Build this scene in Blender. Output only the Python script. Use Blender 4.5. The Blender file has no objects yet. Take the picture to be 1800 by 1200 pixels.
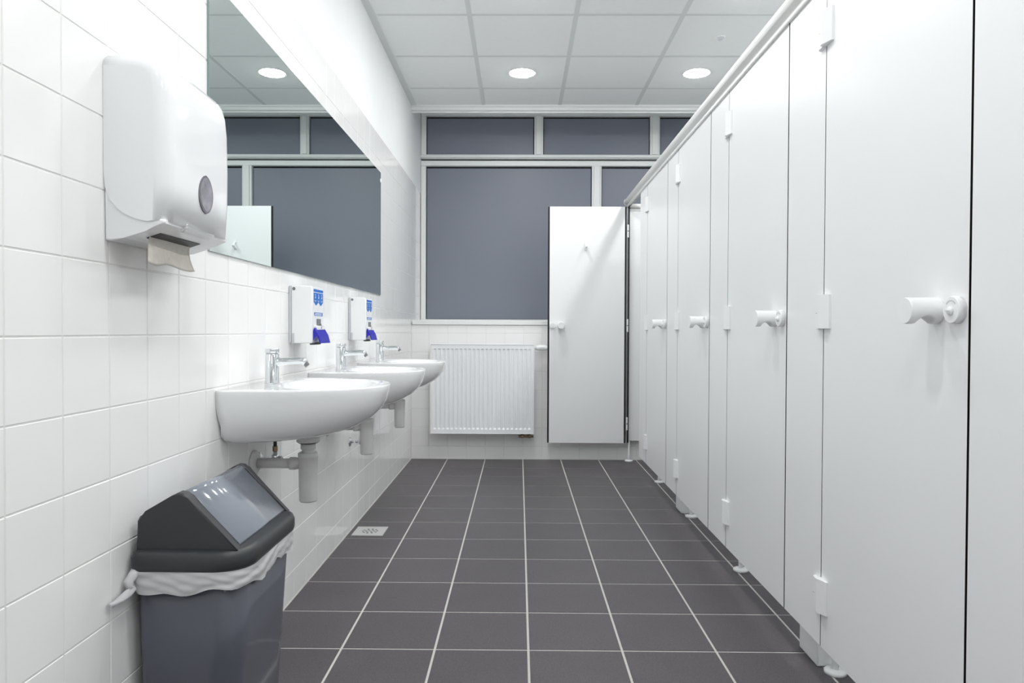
import bpy, bmesh, math, random
from mathutils import Vector, Matrix
random.seed(7)
PI = math.pi
scn = bpy.context.scene
COL = scn.collection

# ------------------------------------------------------------------ camera, world, exposure
cam_d = bpy.data.cameras.new('camera')
cam = bpy.data.objects.new('camera', cam_d)
COL.objects.link(cam)
scn.camera = cam
cam_d.sensor_width = 36.0
cam_d.lens = 1231.805 / 1800 * 36.0
cam_d.clip_start = 0.01
CAM_H = 1.01985
yaw, pitch, roll = -0.0100739, -0.0148924, 0.0042014
fw = Vector((math.sin(yaw) * math.cos(pitch), math.cos(yaw) * math.cos(pitch), math.sin(pitch)))
rt = Vector((math.cos(yaw), -math.sin(yaw), 0))
up = rt.cross(fw)
r2 = rt * math.cos(roll) + up * math.sin(roll)
u2 = -rt * math.sin(roll) + up * math.cos(roll)
M = Matrix((r2, u2, -fw)).transposed().to_4x4()
M.translation = Vector((0, 0, CAM_H))
cam.matrix_world = M

world = bpy.data.worlds.new('night')
scn.world = world
world.use_nodes = True
world.node_tree.nodes['Background'].inputs[0].default_value = (0.02, 0.022, 0.03, 1)
world.node_tree.nodes['Background'].inputs[1].default_value = 1.0

LAMP_POWER = 132.0            # emission of the recessed lamp diffusers
scn.view_settings.view_transform = 'Standard'
scn.view_settings.look = 'None'
scn.view_settings.gamma = 1.0
scn.view_settings.use_curve_mapping = False
scn.view_settings.exposure = 0.0
scn.cycles.max_bounces = 28
scn.cycles.diffuse_bounces = 24
scn.cycles.glossy_bounces = 8
scn.cycles.sample_clamp_indirect = 30.0

# ------------------------------------------------------------------ main measures (metres)
WX = -0.857          # face of the tiled left wall
WB = 5.565           # face of the tiled back wall
WIN = 6.10           # window plane, at the back of the deep sill
RX = 2.42            # right wall behind the cubicles
RY = -0.80           # wall behind the camera
CZ = 2.795           # suspended ceiling
CE = 5.53            # far edge of the suspended ceiling
XF = 0.84            # front face of the cubicle row

# ------------------------------------------------------------------ materials
def mat(name, col, rough=0.5, metal=0.0, spec=0.5, coat=0.0, coat_rough=0.05, noise=0.0, nscale=60.0,
        bump=0.0, bscale=200.0, trans=0.0, ior=1.45, emit=None, estr=0.0, sss=0.0, alpha=1.0):
    m = bpy.data.materials.new(name)
    m.use_nodes = True
    nt = m.node_tree
    b = nt.nodes['Principled BSDF']
    b.inputs['Base Color'].default_value = (*col, 1)
    b.inputs['Roughness'].default_value = rough
    b.inputs['Metallic'].default_value = metal
    b.inputs['Specular IOR Level'].default_value = spec
    b.inputs['Coat Weight'].default_value = coat
    b.inputs['Coat Roughness'].default_value = coat_rough
    b.inputs['Transmission Weight'].default_value = trans
    b.inputs['IOR'].default_value = ior
    b.inputs['Alpha'].default_value = alpha
    if emit:
        b.inputs['Emission Color'].default_value = (*emit, 1)
        b.inputs['Emission Strength'].default_value = estr
    tc = nt.nodes.new('ShaderNodeTexCoord')
    if noise > 0:
        n = nt.nodes.new('ShaderNodeTexNoise')
        n.inputs['Scale'].default_value = nscale
        n.inputs['Detail'].default_value = 4
        mr = nt.nodes.new('ShaderNodeMapRange')
        mr.inputs['From Min'].default_value = 0.3
        mr.inputs['From Max'].default_value = 0.7
        mr.inputs['To Min'].default_value = 1 - noise
        mr.inputs['To Max'].default_value = 1 + noise
        mx = nt.nodes.new('ShaderNodeVectorMath')
        mx.operation = 'SCALE'
        mx.inputs[0].default_value = col
        nt.links.new(tc.outputs['Object'], n.inputs['Vector'])
        nt.links.new(n.outputs['Fac'], mr.inputs['Value'])
        nt.links.new(mr.outputs['Result'], mx.inputs['Scale'])
        nt.links.new(mx.outputs['Vector'], b.inputs['Base Color'])
    if bump > 0:
        n2 = nt.nodes.new('ShaderNodeTexNoise')
        n2.inputs['Scale'].default_value = bscale
        n2.inputs['Detail'].default_value = 2
        bp = nt.nodes.new('ShaderNodeBump')
        bp.inputs['Strength'].default_value = bump
        bp.inputs['Distance'].default_value = 0.002
        nt.links.new(tc.outputs['Object'], n2.inputs['Vector'])
        nt.links.new(n2.outputs['Fac'], bp.inputs['Height'])
        nt.links.new(bp.outputs['Normal'], b.inputs['Normal'])
    return m

MT = {}
MT['paint'] = mat('white_wall_paint', (0.86, 0.87, 0.87), 0.6, noise=0.01, nscale=9, bump=0.05, bscale=300)
MT['tile'] = mat('glazed_white_tile', (0.895, 0.888, 0.882), 0.12, noise=0.008, nscale=4, bump=0.03, bscale=14)
MT['grout'] = mat('pale_wall_grout', (0.78, 0.77, 0.76), 0.85, noise=0.03)
MT['floor_grout'] = mat('light_floor_grout', (0.60, 0.585, 0.56), 0.9, noise=0.05, nscale=120)
MT['ceil'] = mat('ceiling_panel_white', (0.90, 0.915, 0.91), 0.9, noise=0.008, nscale=30, bump=0.05, bscale=500)
MT['grid'] = mat('ceiling_grid_white', (0.72, 0.74, 0.735), 0.6, noise=0.008)
MT['hpl'] = mat('white_laminate', (0.885, 0.89, 0.895), 0.32, noise=0.006, nscale=3, bump=0.02, bscale=500)
MT['black'] = mat('black_laminate_core', (0.012, 0.011, 0.011), 0.5, noise=0.1)
MT['rail'] = mat('white_powder_coat', (0.88, 0.885, 0.87), 0.3, noise=0.006)
MT['nylon'] = mat('white_nylon', (0.90, 0.905, 0.91), 0.32, noise=0.006)
MT['ceramic'] = mat('white_sanitary_ceramic', (0.88, 0.885, 0.89), 0.08, coat=0.5, coat_rough=0.03, noise=0.004, nscale=5)
MT['chrome'] = mat('polished_chrome', (0.74, 0.76, 0.78), 0.06, metal=1.0, noise=0.01)
MT['brass'] = mat('tarnished_brass', (0.33, 0.25, 0.17), 0.35, metal=1.0, noise=0.1, nscale=90)
MT['braid'] = mat('dark_steel_braid', (0.10, 0.09, 0.08), 0.45, metal=0.6, noise=0.2, nscale=400)
MT['pvc'] = mat('pale_grey_pvc', (0.66, 0.65, 0.65), 0.35, noise=0.01)
MT['rubber'] = mat('dark_rubber_seal', (0.05, 0.045, 0.04), 0.6, noise=0.1)
MT['mirror'] = mat('silvered_mirror', (0.74, 0.81, 0.80), 0.0, metal=1.0)
MT['mirror_edge'] = mat('mirror_glass_edge', (0.25, 0.33, 0.32), 0.2, noise=0.02)
MT['abs'] = mat('glossy_white_plastic', (0.88, 0.885, 0.90), 0.07, noise=0.004, nscale=5)
MT['abs_dark'] = mat('shaded_plastic_slot', (0.06, 0.06, 0.06), 0.5, noise=0.05)
MT['smoke'] = mat('smoked_clear_plastic', (0.30, 0.29, 0.33), 0.08, noise=0.25, nscale=35, coat=0.5)
MT['smoke_rim'] = mat('grey_plastic_rim', (0.17, 0.16, 0.19), 0.25, noise=0.05)
MT['paper'] = mat('recycled_paper_towel', (0.60, 0.56, 0.51), 0.9, noise=0.05, nscale=70, bump=0.3, bscale=500)
MT['bin'] = mat('slate_grey_plastic', (0.098, 0.102, 0.128), 0.10, noise=0.05, nscale=6)
MT['bin_dark'] = mat('dark_charcoal_plastic', (0.036, 0.039, 0.043), 0.38, noise=0.06, nscale=9, bump=0.06, bscale=700)
MT['flap'] = mat('glossy_blue_grey_plastic', (0.235, 0.255, 0.30), 0.12, noise=0.02, nscale=4, coat=0.6)
MT['liner'] = mat('white_polythene', (0.80, 0.80, 0.82), 0.3, trans=0.25, noise=0.03, nscale=20)
MT['blue'] = mat('blue_plastic_lever', (0.018, 0.018, 0.43), 0.3, noise=0.03)
MT['print'] = mat('blue_print', (0.0, 0.15, 0.60), 0.4, noise=0.03)
MT['label'] = mat('white_sticker', (0.86, 0.87, 0.90), 0.35, noise=0.01)
MT['grey'] = mat('grey_plastic', (0.20, 0.20, 0.21), 0.4, noise=0.03)
MT['light_grey'] = mat('light_grey_plastic', (0.60, 0.61, 0.64), 0.4, noise=0.03)
MT['enamel'] = mat('white_radiator_enamel', (0.89, 0.90, 0.92), 0.3, noise=0.005)
MT['steel'] = mat('brushed_steel', (0.74, 0.73, 0.72), 0.42, metal=0.45, noise=0.06, nscale=150)
MT['frame'] = mat('white_window_frame', (0.84, 0.855, 0.845), 0.4, noise=0.01)
MT['gasket'] = mat('black_window_gasket', (0.010, 0.011, 0.013), 0.6, noise=0.05)
MT['pane'] = mat('frosted_grey_glass', (0.21, 0.225, 0.275), 0.42, noise=0.02, nscale=1.5)
MT['lamp'] = mat('lamp_diffuser', (0.9, 0.9, 0.9), 0.5, emit=(0.985, 1.0, 0.995), estr=LAMP_POWER)

def floor_material():
    m = bpy.data.materials.new('charcoal_speckled_floor_tile')
    m.use_nodes = True
    nt = m.node_tree
    b = nt.nodes['Principled BSDF']
    tc = nt.nodes.new('ShaderNodeTexCoord')
    n1 = nt.nodes.new('ShaderNodeTexNoise'); n1.inputs['Scale'].default_value = 420; n1.inputs['Detail'].default_value = 3
    n2 = nt.nodes.new('ShaderNodeTexNoise'); n2.inputs['Scale'].default_value = 5
    oi = nt.nodes.new('ShaderNodeObjectInfo')
    cr = nt.nodes.new('ShaderNodeValToRGB')
    cr.color_ramp.elements[0].position = 0.30; cr.color_ramp.elements[0].color = (0.061, 0.054, 0.058, 1)
    cr.color_ramp.elements[1].position = 0.70; cr.color_ramp.elements[1].color = (0.124, 0.111, 0.119, 1)
    e = cr.color_ramp.elements.new(0.78); e.color = (0.21, 0.20, 0.205, 1)
    ma = nt.nodes.new('ShaderNodeMath'); ma.operation = 'MULTIPLY_ADD'; ma.inputs[1].default_value = 0.10; ma.inputs[2].default_value = 0.95
    mb = nt.nodes.new('ShaderNodeMath'); mb.operation = 'MULTIPLY_ADD'; mb.inputs[1].default_value = 0.24; mb.inputs[2].default_value = 0.88
    mc = nt.nodes.new('ShaderNodeMath'); mc.operation = 'MULTIPLY'
    vs = nt.nodes.new('ShaderNodeVectorMath'); vs.operation = 'SCALE'
    L = nt.links.new
    L(tc.outputs['Object'], n1.inputs['Vector']); L(tc.outputs['Object'], n2.inputs['Vector'])
    L(n1.outputs['Fac'], cr.inputs['Fac']); L(oi.outputs['Random'], ma.inputs[0]); L(n2.outputs['Fac'], mb.inputs[0])
    L(ma.outputs[0], mc.inputs[0]); L(mb.outputs[0], mc.inputs[1])
    L(cr.outputs['Color'], vs.inputs[0]); L(mc.outputs[0], vs.inputs['Scale'])
    L(vs.outputs['Vector'], b.inputs['Base Color'])
    b.inputs['Roughness'].default_value = 0.42
    b.inputs['Specular IOR Level'].default_value = 0.45
    bp = nt.nodes.new('ShaderNodeBump'); bp.inputs['Strength'].default_value = 0.12; bp.inputs['Distance'].default_value = 0.001
    L(n1.outputs['Fac'], bp.inputs['Height']); L(bp.outputs['Normal'], b.inputs['Normal'])
    return m
MT['floor'] = floor_material()

# ------------------------------------------------------------------ mesh helpers
class MB:
    """Collects shapes into one bmesh; build() links them as one mesh object."""
    def __init__(s):
        s.bm = bmesh.new()
    def _mark(s, faces, mi, smooth):
        for f in faces:
            f.material_index = mi
            f.smooth = smooth
    def box(s, x0, x1, y0, y1, z0, z1, mi=0, bevel=0.0, seg=2, smooth=False):
        r = bmesh.ops.create_cube(s.bm, size=1.0)
        vs = r['verts']
        for v in vs:
            v.co = Vector(((x0 + x1) / 2 + v.co.x * (x1 - x0), (y0 + y1) / 2 + v.co.y * (y1 - y0), (z0 + z1) / 2 + v.co.z * (z1 - z0)))
        fs = list({f for v in vs for f in v.link_faces})
        s._mark(fs, mi, smooth)
        if bevel > 0:
            es = list({e for v in vs for e in v.link_edges})
            rb = bmesh.ops.bevel(s.bm, geom=es, offset=bevel, segments=seg, profile=0.5, affect='EDGES')
            s._mark(rb['faces'], mi, True if seg > 1 else smooth)
        return s
    def rings(s, rings, mi=0, smooth=True, cap0=True, cap1=True, closed=True):
        """Loft a list of rings (lists of points)."""
        vr = [[s.bm.verts.new(p) for p in ring] for ring in rings]
        n = len(vr[0])
        fs = []
        for a, b in zip(vr[:-1], vr[1:]):
            for i in range(n if closed else n - 1):
                j = (i + 1) % n
                fs.append(s.bm.faces.new((a[i], a[j], b[j], b[i])))
        s._mark(fs, mi, smooth)
        caps = []
        if cap0: caps.append(s.bm.faces.new(list(reversed(vr[0]))))
        if cap1: caps.append(s.bm.faces.new(vr[-1]))
        s._mark(caps, mi, False)
        return vr
    def cyl(s, p0, p1, r0, r1=None, n=24, mi=0, smooth=True):
        r1 = r0 if r1 is None else r1
        return s.lathe([(r0, 0.0), (r1, 1.0)], p0, p1, n, mi, smooth, unit=True)
    def lathe(s, prof, p0, p1, n=24, mi=0, smooth=True, unit=False):
        """Turn profile [(radius, distance along the axis)] about the axis p0->p1."""
        p0, p1 = Vector(p0), Vector(p1)
        ax = (p1 - p0)
        ln = ax.length
        ax.normalize()
        t = Vector((0, 0, 1)) if abs(ax.z) < 0.9 else Vector((1, 0, 0))
        a = ax.cross(t).normalized()
        b = ax.cross(a)
        rr = []
        for r, d in prof:
            d = d * ln if unit else d
            r = max(r, 1e-5)
            rr.append([p0 + ax * d + (a * math.cos(2 * PI * i / n) + b * math.sin(2 * PI * i / n)) * r for i in range(n)])
        s.rings(rr, mi, smooth)
        return s
    def tube(s, pts, r, n=12, mi=0):
        pts = [Vector(p) for p in pts]
        rr = []
        pa = None
        for i, p in enumerate(pts):
            d = (pts[min(i + 1, len(pts) - 1)] - pts[max(i - 1, 0)]).normalized()
            if pa is None:
                t = Vector((0, 0, 1)) if abs(d.z) < 0.9 else Vector((1, 0, 0))
                pa = d.cross(t).normalized()
            a = (pa - d * pa.dot(d)).normalized()
            pa = a
            b = d.cross(a)
            rad = r[i] if isinstance(r, (list, tuple)) else r
            rr.append([p + (a * math.cos(2 * PI * k / n) + b * math.sin(2 * PI * k / n)) * rad for k in range(n)])
        s.rings(rr, mi, True)
        return s
    def prism(s, pts, axis, a0, a1, mi=0, smooth=False, bevel=0.0, seg=2, bevel_filter=None):
        """Extrude a 2-D outline along an axis: 'x' takes (y,z), 'y' takes (x,z), 'z' takes (x,y)."""
        def P(u, v, w):
            return {'x': (w, u, v), 'y': (u, w, v), 'z': (u, v, w)}[axis]
        A = [s.bm.verts.new(P(u, v, a0)) for u, v in pts]
        B = [s.bm.verts.new(P(u, v, a1)) for u, v in pts]
        n = len(pts)
        fs = [s.bm.faces.new((A[i], A[(i + 1) % n], B[(i + 1) % n], B[i])) for i in range(n)]
        s._mark(fs, mi, smooth)
        caps = [s.bm.faces.new(list(reversed(A))), s.bm.faces.new(B)]
        s._mark(caps, mi, False)
        if bevel > 0:
            es = [e for e in {e for f in caps for e in f.edges} if bevel_filter is None or bevel_filter(e)]
            rb = bmesh.ops.bevel(s.bm, geom=es, offset=bevel, segments=seg, profile=0.5, affect='EDGES', clamp_overlap=True)
            s._mark(rb['faces'], mi, True)
        return s
    def mesh(s, name, mats):
        bmesh.ops.recalc_face_normals(s.bm, faces=s.bm.faces[:])
        me = bpy.data.meshes.new(name)
        s.bm.to_mesh(me)
        s.bm.free()
        for m in (mats if isinstance(mats, (list, tuple)) else [mats]):
            me.materials.append(m)
        return me
    def build(s, name, mats, parent=None, loc=(0, 0, 0)):
        return put(name, s.mesh(name, mats), parent, loc)

def put(name, me, parent=None, loc=(0, 0, 0)):
    o = bpy.data.objects.new(name, me)
    COL.objects.link(o)
    o.location = loc
    if parent: o.parent = parent
    return o

def structure(o):
    o['kind'] = 'structure'
    return o

def tag(o, label, cat, group=None):
    o['label'] = label
    o['category'] = cat
    if group: o['group'] = group
    return o

def thing(name, label, cat, loc=(0, 0, 0), group=None, rz=0.0):
    o = bpy.data.objects.new(name, None)
    COL.objects.link(o)
    o.empty_display_size = 0.05
    o.location = loc
    o.rotation_euler = (0, 0, rz)
    return tag(o, label, cat, group)

def dup(root, loc, label, rz=None):
    """Copy a thing with its parts and sub-parts; the copies share mesh data."""
    def rec(o, par):
        c = o.copy()
        COL.objects.link(c)
        if par: c.parent = par
        for ch in o.children:
            rec(ch, c)
        return c
    r = rec(root, None)
    r.location = loc
    if rz is not None: r.rotation_euler = (0, 0, rz)
    r['label'] = label
    return r

def tile_mesh(name, u, v, t, ch, mt):
    """A tile lying in its local XY plane, front face at z = t, with a small chamfer."""
    m = MB()
    def ring(i, z):
        return [(-u / 2 + i, -v / 2 + i, z), (u / 2 - i, -v / 2 + i, z), (u / 2 - i, v / 2 - i, z), (-u / 2 + i, v / 2 - i, z)]
    m.rings([ring(0, 0), ring(0, t - ch), ring(ch, t)], smooth=False)
    return m.mesh(name, mt)

# ------------------------------------------------------------------ room shell
# floor: grout bed and single tiles
FZ = 0.0
floor = structure(MB().box(-1.0, RX + 0.1, RY - 0.1, 6.3, -0.12, -0.0015).build('floor', MT['floor_grout']))
fx = [WX + 0.001] + [0.034 + 0.3 * i for i in range(-2, 5)]
fy = [WB - 0.001] + [2.228 + 0.298 * k for k in range(10, -13, -1) if 2.228 + 0.298 * k > RY]
fy = sorted(fy)
G = 0.0075
cache = {}
def floor_tile(x0, x1, y0, y1):
    key = (round(x1 - x0, 4), round(y1 - y0, 4))
    if key not in cache:
        cache[key] = tile_mesh('floor_tile', x1 - x0 - G, y1 - y0 - G, 0.008, 0.0008, MT['floor'])
    put('floor_tile', cache[key], floor, ((x0 + x1) / 2, (y0 + y1) / 2, -0.008))
for a, b in zip(fx[:-1], fx[1:]):
    for c, d in zip(fy[:-1], fy[1:]):
        if c > 1.5: floor_tile(a, b, c, d)
rest = MB()
for a, b in zip(fx[:-1], fx[1:]):
    for c, d in zip(fy[:-1], fy[1:]):
        if c <= 1.5: rest.box(a + G / 2, b - G / 2, c + G / 2, d - G / 2, -0.008, 0)
for i in range(4):
    for c, d in zip(fy[:-1], fy[1:]):
        a = 1.234 + 0.3 * i
        rest.box(a + G / 2, min(a + 0.3 - G / 2, RX), c + G / 2, d - G / 2, -0.008, 0)
rf = rest.build('floor_tile_remainder', MT['floor'], floor)
rf['kind'] = 'stuff'

# left wall: painted slab with a tiled zone up to 2.206 m
TT = 0.004
wl = MB()
wl.box(WX - 0.25, WX - 0.0013, RY - 0.1, 6.35, -0.1, 2.2065, mi=1)
wl.box(WX - 0.25, WX - 0.0006, RY - 0.1, 6.35, 2.2065, 3.2, mi=0)
wall_left = structure(wl.build('wall_left', [MT['paint'], MT['grout']]))
zr = [0.002] + [0.106 + 0.15 * k for k in range(0, 15)]
yc = [1.15726 + 0.15 * j for j in range(-3, 34)]
yc[-1] = WIN - 0.03
WG = 0.003
cells = []
for a, b in zip(yc[:-1], yc[1:]):
    for c, d in zip(zr[:-1], zr[1:]):
        if a > 1.93 and b < 4.30 and c > 1.24 and d < 1.983: continue   # behind the mirror
        if d < 1.10 and a > WB - 0.01: continue                         # inside the thick wall below the sill
        bb = b
        if d < 1.10 and b > WB: bb = WB
        cells.append((a, bb, c, d))
cells.sort()
wcache = {}
mirror_rot = Matrix(((0, 0, 1), (1, 0, 0), (0, 1, 0)))   # local x->Y, y->Z, z->X
rest = MB()
for i, (a, b, c, d) in enumerate(cells):
    if i < 298:
        key = (round(b - a, 4), round(d - c, 4))
        if key not in wcache:
            me = tile_mesh('wall_tile', b - a - WG, d - c - WG, TT, 0.0012, MT['tile'])
            me.transform(mirror_rot.to_4x4())
            wcache[key] = me
        put('wall_tile', wcache[key], wall_left, (WX - TT, (a + b) / 2, (c + d) / 2))
    else:
        rest.box(WX - TT, WX, a + WG / 2, b - WG / 2, c + WG / 2, d - WG / 2)
rw = rest.build('wall_tile_remainder', MT['tile'], wall_left)
rw['kind'] = 'stuff'

# back wall below the window, with single tiles
wall_back = structure(MB().box(WX - 0.003, RX, WB + 0.0013, 6.35, -0.1, 1.066).build('wall_back', MT['grout']))
xs = [WX + 0.002] + [0.034 + 0.15 * i for i in range(-5, 8)]
zs = [0.002] + [0.100 + 0.15 * k for k in range(0, 7)] + [1.066]
bcache = {}
rot_b = Matrix(((1, 0, 0), (0, 0, -1), (0, 1, 0)))        # local x->X, y->Z, z->-Y
for a, b in zip(xs[:-1], xs[1:]):
    for c, d in zip(zs[:-1], zs[1:]):
        key = (round(b - a, 4), round(d - c, 4))
        if key not in bcache:
            me = tile_mesh('wall_tile', b - a - WG, d - c - WG, TT, 0.0012, MT['tile'])
            me.transform(rot_b.to_4x4())
            bcache[key] = me
        put('wall_tile', bcache[key], wall_back, ((a + b) / 2, WB + TT, (c + d) / 2))
structure(MB().box(RX, RX + 0.2, RY - 0.1, 6.35, -0.1, 3.2).build('wall_right', MT['paint']))
structure(MB().box(WX - 0.25, RX + 0.2, RY - 0.2, RY, -0.1, 3.2).build('wall_rear', MT['paint']))
structure(MB().box(WX - 0.003, RX, WIN + 0.03, WIN + 0.2, 1.066, 3.2).build('wall_window_backing', MT['gasket']))

# suspended ceiling: slab, grid bars and single panels
ceiling = structure(MB().box(WX - 0.25, RX + 0.2, RY - 0.2, 6.35, 3.05, 3.25).build('ceiling', MT['paint']))
bx = [WX + 0.04] + [-0.287 + 0.6 * i for i in range(0, 5)] + [RX]
by = [CE] + [5.157 - 0.596 * k for k in range(0, 12)]
by = [y for y in by if y > RY] + [RY]
by = by[::-1]
ccache = {}
for a, b in zip(bx[:-1], bx[1:]):
    for c, d in zip(by[:-1], by[1:]):
        key = (round(b - a, 3), round(d - c, 3))
        if key not in ccache:
            ccache[key] = MB().box(-(b - a) / 2 + 0.002, (b - a) / 2 - 0.002, -(d - c) / 2 + 0.002, (d - c) / 2 - 0.002, 0, 0.015).mesh('ceiling_panel', MT['ceil'])
        put('ceiling_panel', ccache[key], ceiling, ((a + b) / 2, (c + d) / 2, CZ + 0.0012))
for x in bx[1:-1]:
    MB().box(x - 0.0135, x + 0.0135, RY, CE, CZ - 0.0012, CZ + 0.001).build('main_bar', MT['grid'], ceiling)
for y in by[1:-1]:
    for a, b in zip(bx[:-1], bx[1:]):
        MB().box(a + 0.0136, b - 0.0136, y - 0.0115, y + 0.0115, CZ + 0.0003, CZ + 0.001).build('cross_bar', MT['grid'], ceiling)
structure(MB().box(WX - 0.001, WX + 0.042, RY, CE, CZ - 0.003, CZ + 0.02).build('trim_1', MT['grid']))
t2 = MB()
t2.box(WX, RX, CE, CE + 0.02, CZ - 0.012, 3.06)
t2.box(WX, RX, CE + 0.02, CE + 0.05, CZ - 0.035, 3.06)
t2.box(WX, RX, CE + 0.05, CE + 0.062, CZ - 0.047, 3.06)
structure(t2.build('trim_2', MT['frame']))

# window sill
structure(MB().box(WX + 0.008, RX, WB - 0.012, WIN + 0.02, 1.067, 1.102, bevel=0.004).build('trim_3', MT['frame']))

# windows: an upper band of fixed lights and the tall lower panes
def window(name, z0, z1, zf0, zf1, edges):
    w = structure(MB().box(WX + 0.002, RX, WIN + 0.018, WIN + 0.026, zf0, zf1).build(name, MT['gasket']))
    MB().box(WX + 0.002, RX, WIN - 0.035, WIN + 0.018, z1, zf1, bevel=0.004).build('head_rail', MT['frame'], w)
    MB().box(WX + 0.002, RX, WIN - 0.035, WIN + 0.018, zf0, z0, bevel=0.004).build('bottom_rail', MT['frame'], w)
    for a, b in edges:
        q = MB()
        q.box(a, b, WIN - 0.030, WIN + 0.018, z0, z1, bevel=0.003)
        if b - a > 0.06:
            q.box(a + 0.016, b - 0.016, WIN - 0.045, WIN - 0.029, z0 + 0.001, z1 - 0.001, bevel=0.003)
        q.build('mullion', MT['frame'], w)
    for (a0, b0), (a1, b1) in zip(edges[:-1], edges[1:]):
        MB().box(b0 + 0.007, a1 - 0.007, WIN - 0.002, WIN + 0.010, z0 + 0.004, z1 - 0.016).build('pane', MT['pane'], w)
    return w
window('window_1', 2.542, 2.874, 2.505, 2.960, [(WX + 0.003, -0.810), (0.124, 0.201), (1.122, 1.205), (2.13, 2.21), (RX - 0.02, RX)])
window('window_2', 1.120, 2.444, 1.102, 2.488, [(WX + 0.003, -0.812), (0.623, 0.706), (2.14, 2.22), (RX - 0.02, RX)])
structure(MB().box(WX + 0.002, RX, WIN - 0.055, WIN + 0.018, 2.512, 2.530, bevel=0.003).build('trim_4', MT['frame']))

# ------------------------------------------------------------------ cubicle row
PITCH = 0.893
ZB, ZT = 0.15, 2.000
g = [1.315 + PITCH * k for k in range(5)]      # latch-side gaps
h = [1.942 + PITCH * k for k in range(5)]      # hinge lines

def make_hinge(root, z, inside):
    """Hinge block: a slim pilaster leaf and a thicker door barrel; root origin lies on the hinge line."""
    p = MB()
    if not inside:
        p.prism([(0.000, 0.004), (0.000, 0.034), (-0.006, 0.034), (-0.011, 0.026), (-0.011, 0.004)], 'z', z - 0.048, z + 0.042, bevel=0.0012)
        hi = p.build('hinge', MT['nylon'], root)
        q = MB()
        q.prism([(0.000, -0.045), (0.000, 0.003), (-0.015, 0.003), (-0.0185, 0.000), (-0.0185, -0.012), (-0.014, -0.024), (-0.006, -0.045)], 'z', z - 0.046, z + 0.047, bevel=0.0012)
        q.build('hinge_barrel', MT['nylon'], hi)
        MB().box(-0.0112, -0.009, 0.0045, 0.027, z - 0.0035, z - 0.0025).build('hinge_joint', MT['grey'], hi)
    return None

def knob_mesh(m, cx, cy, cz, sgn, L=0.066, r=0.0265):
    """Cylindrical pull with a finger scoop cut across its underside; axis along x."""
    nseg, nring = 40, 26
    rings = []
    for i in range(nring + 1):
        s = L * i / nring
        ring = []
        u = (s - 0.50 * L) / (0.27 * L)
        scoop = 0.62 * r * max(0.0, 1 - u * u) ** 0.5 if abs(u) < 1 else 0.0
        e = 0.0015 if i in (0, nring) else 0
        for k in range(nseg):
            a = 2 * PI * k / nseg
            y, z = (r - e) * math.cos(a), (r - e) * math.sin(a)
            z = max(z, -r + scoop)
            ring.append((cx + sgn * s, cy + y, cz + z))
        rings.append(ring)
    m.rings(rings, smooth=True)

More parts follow.
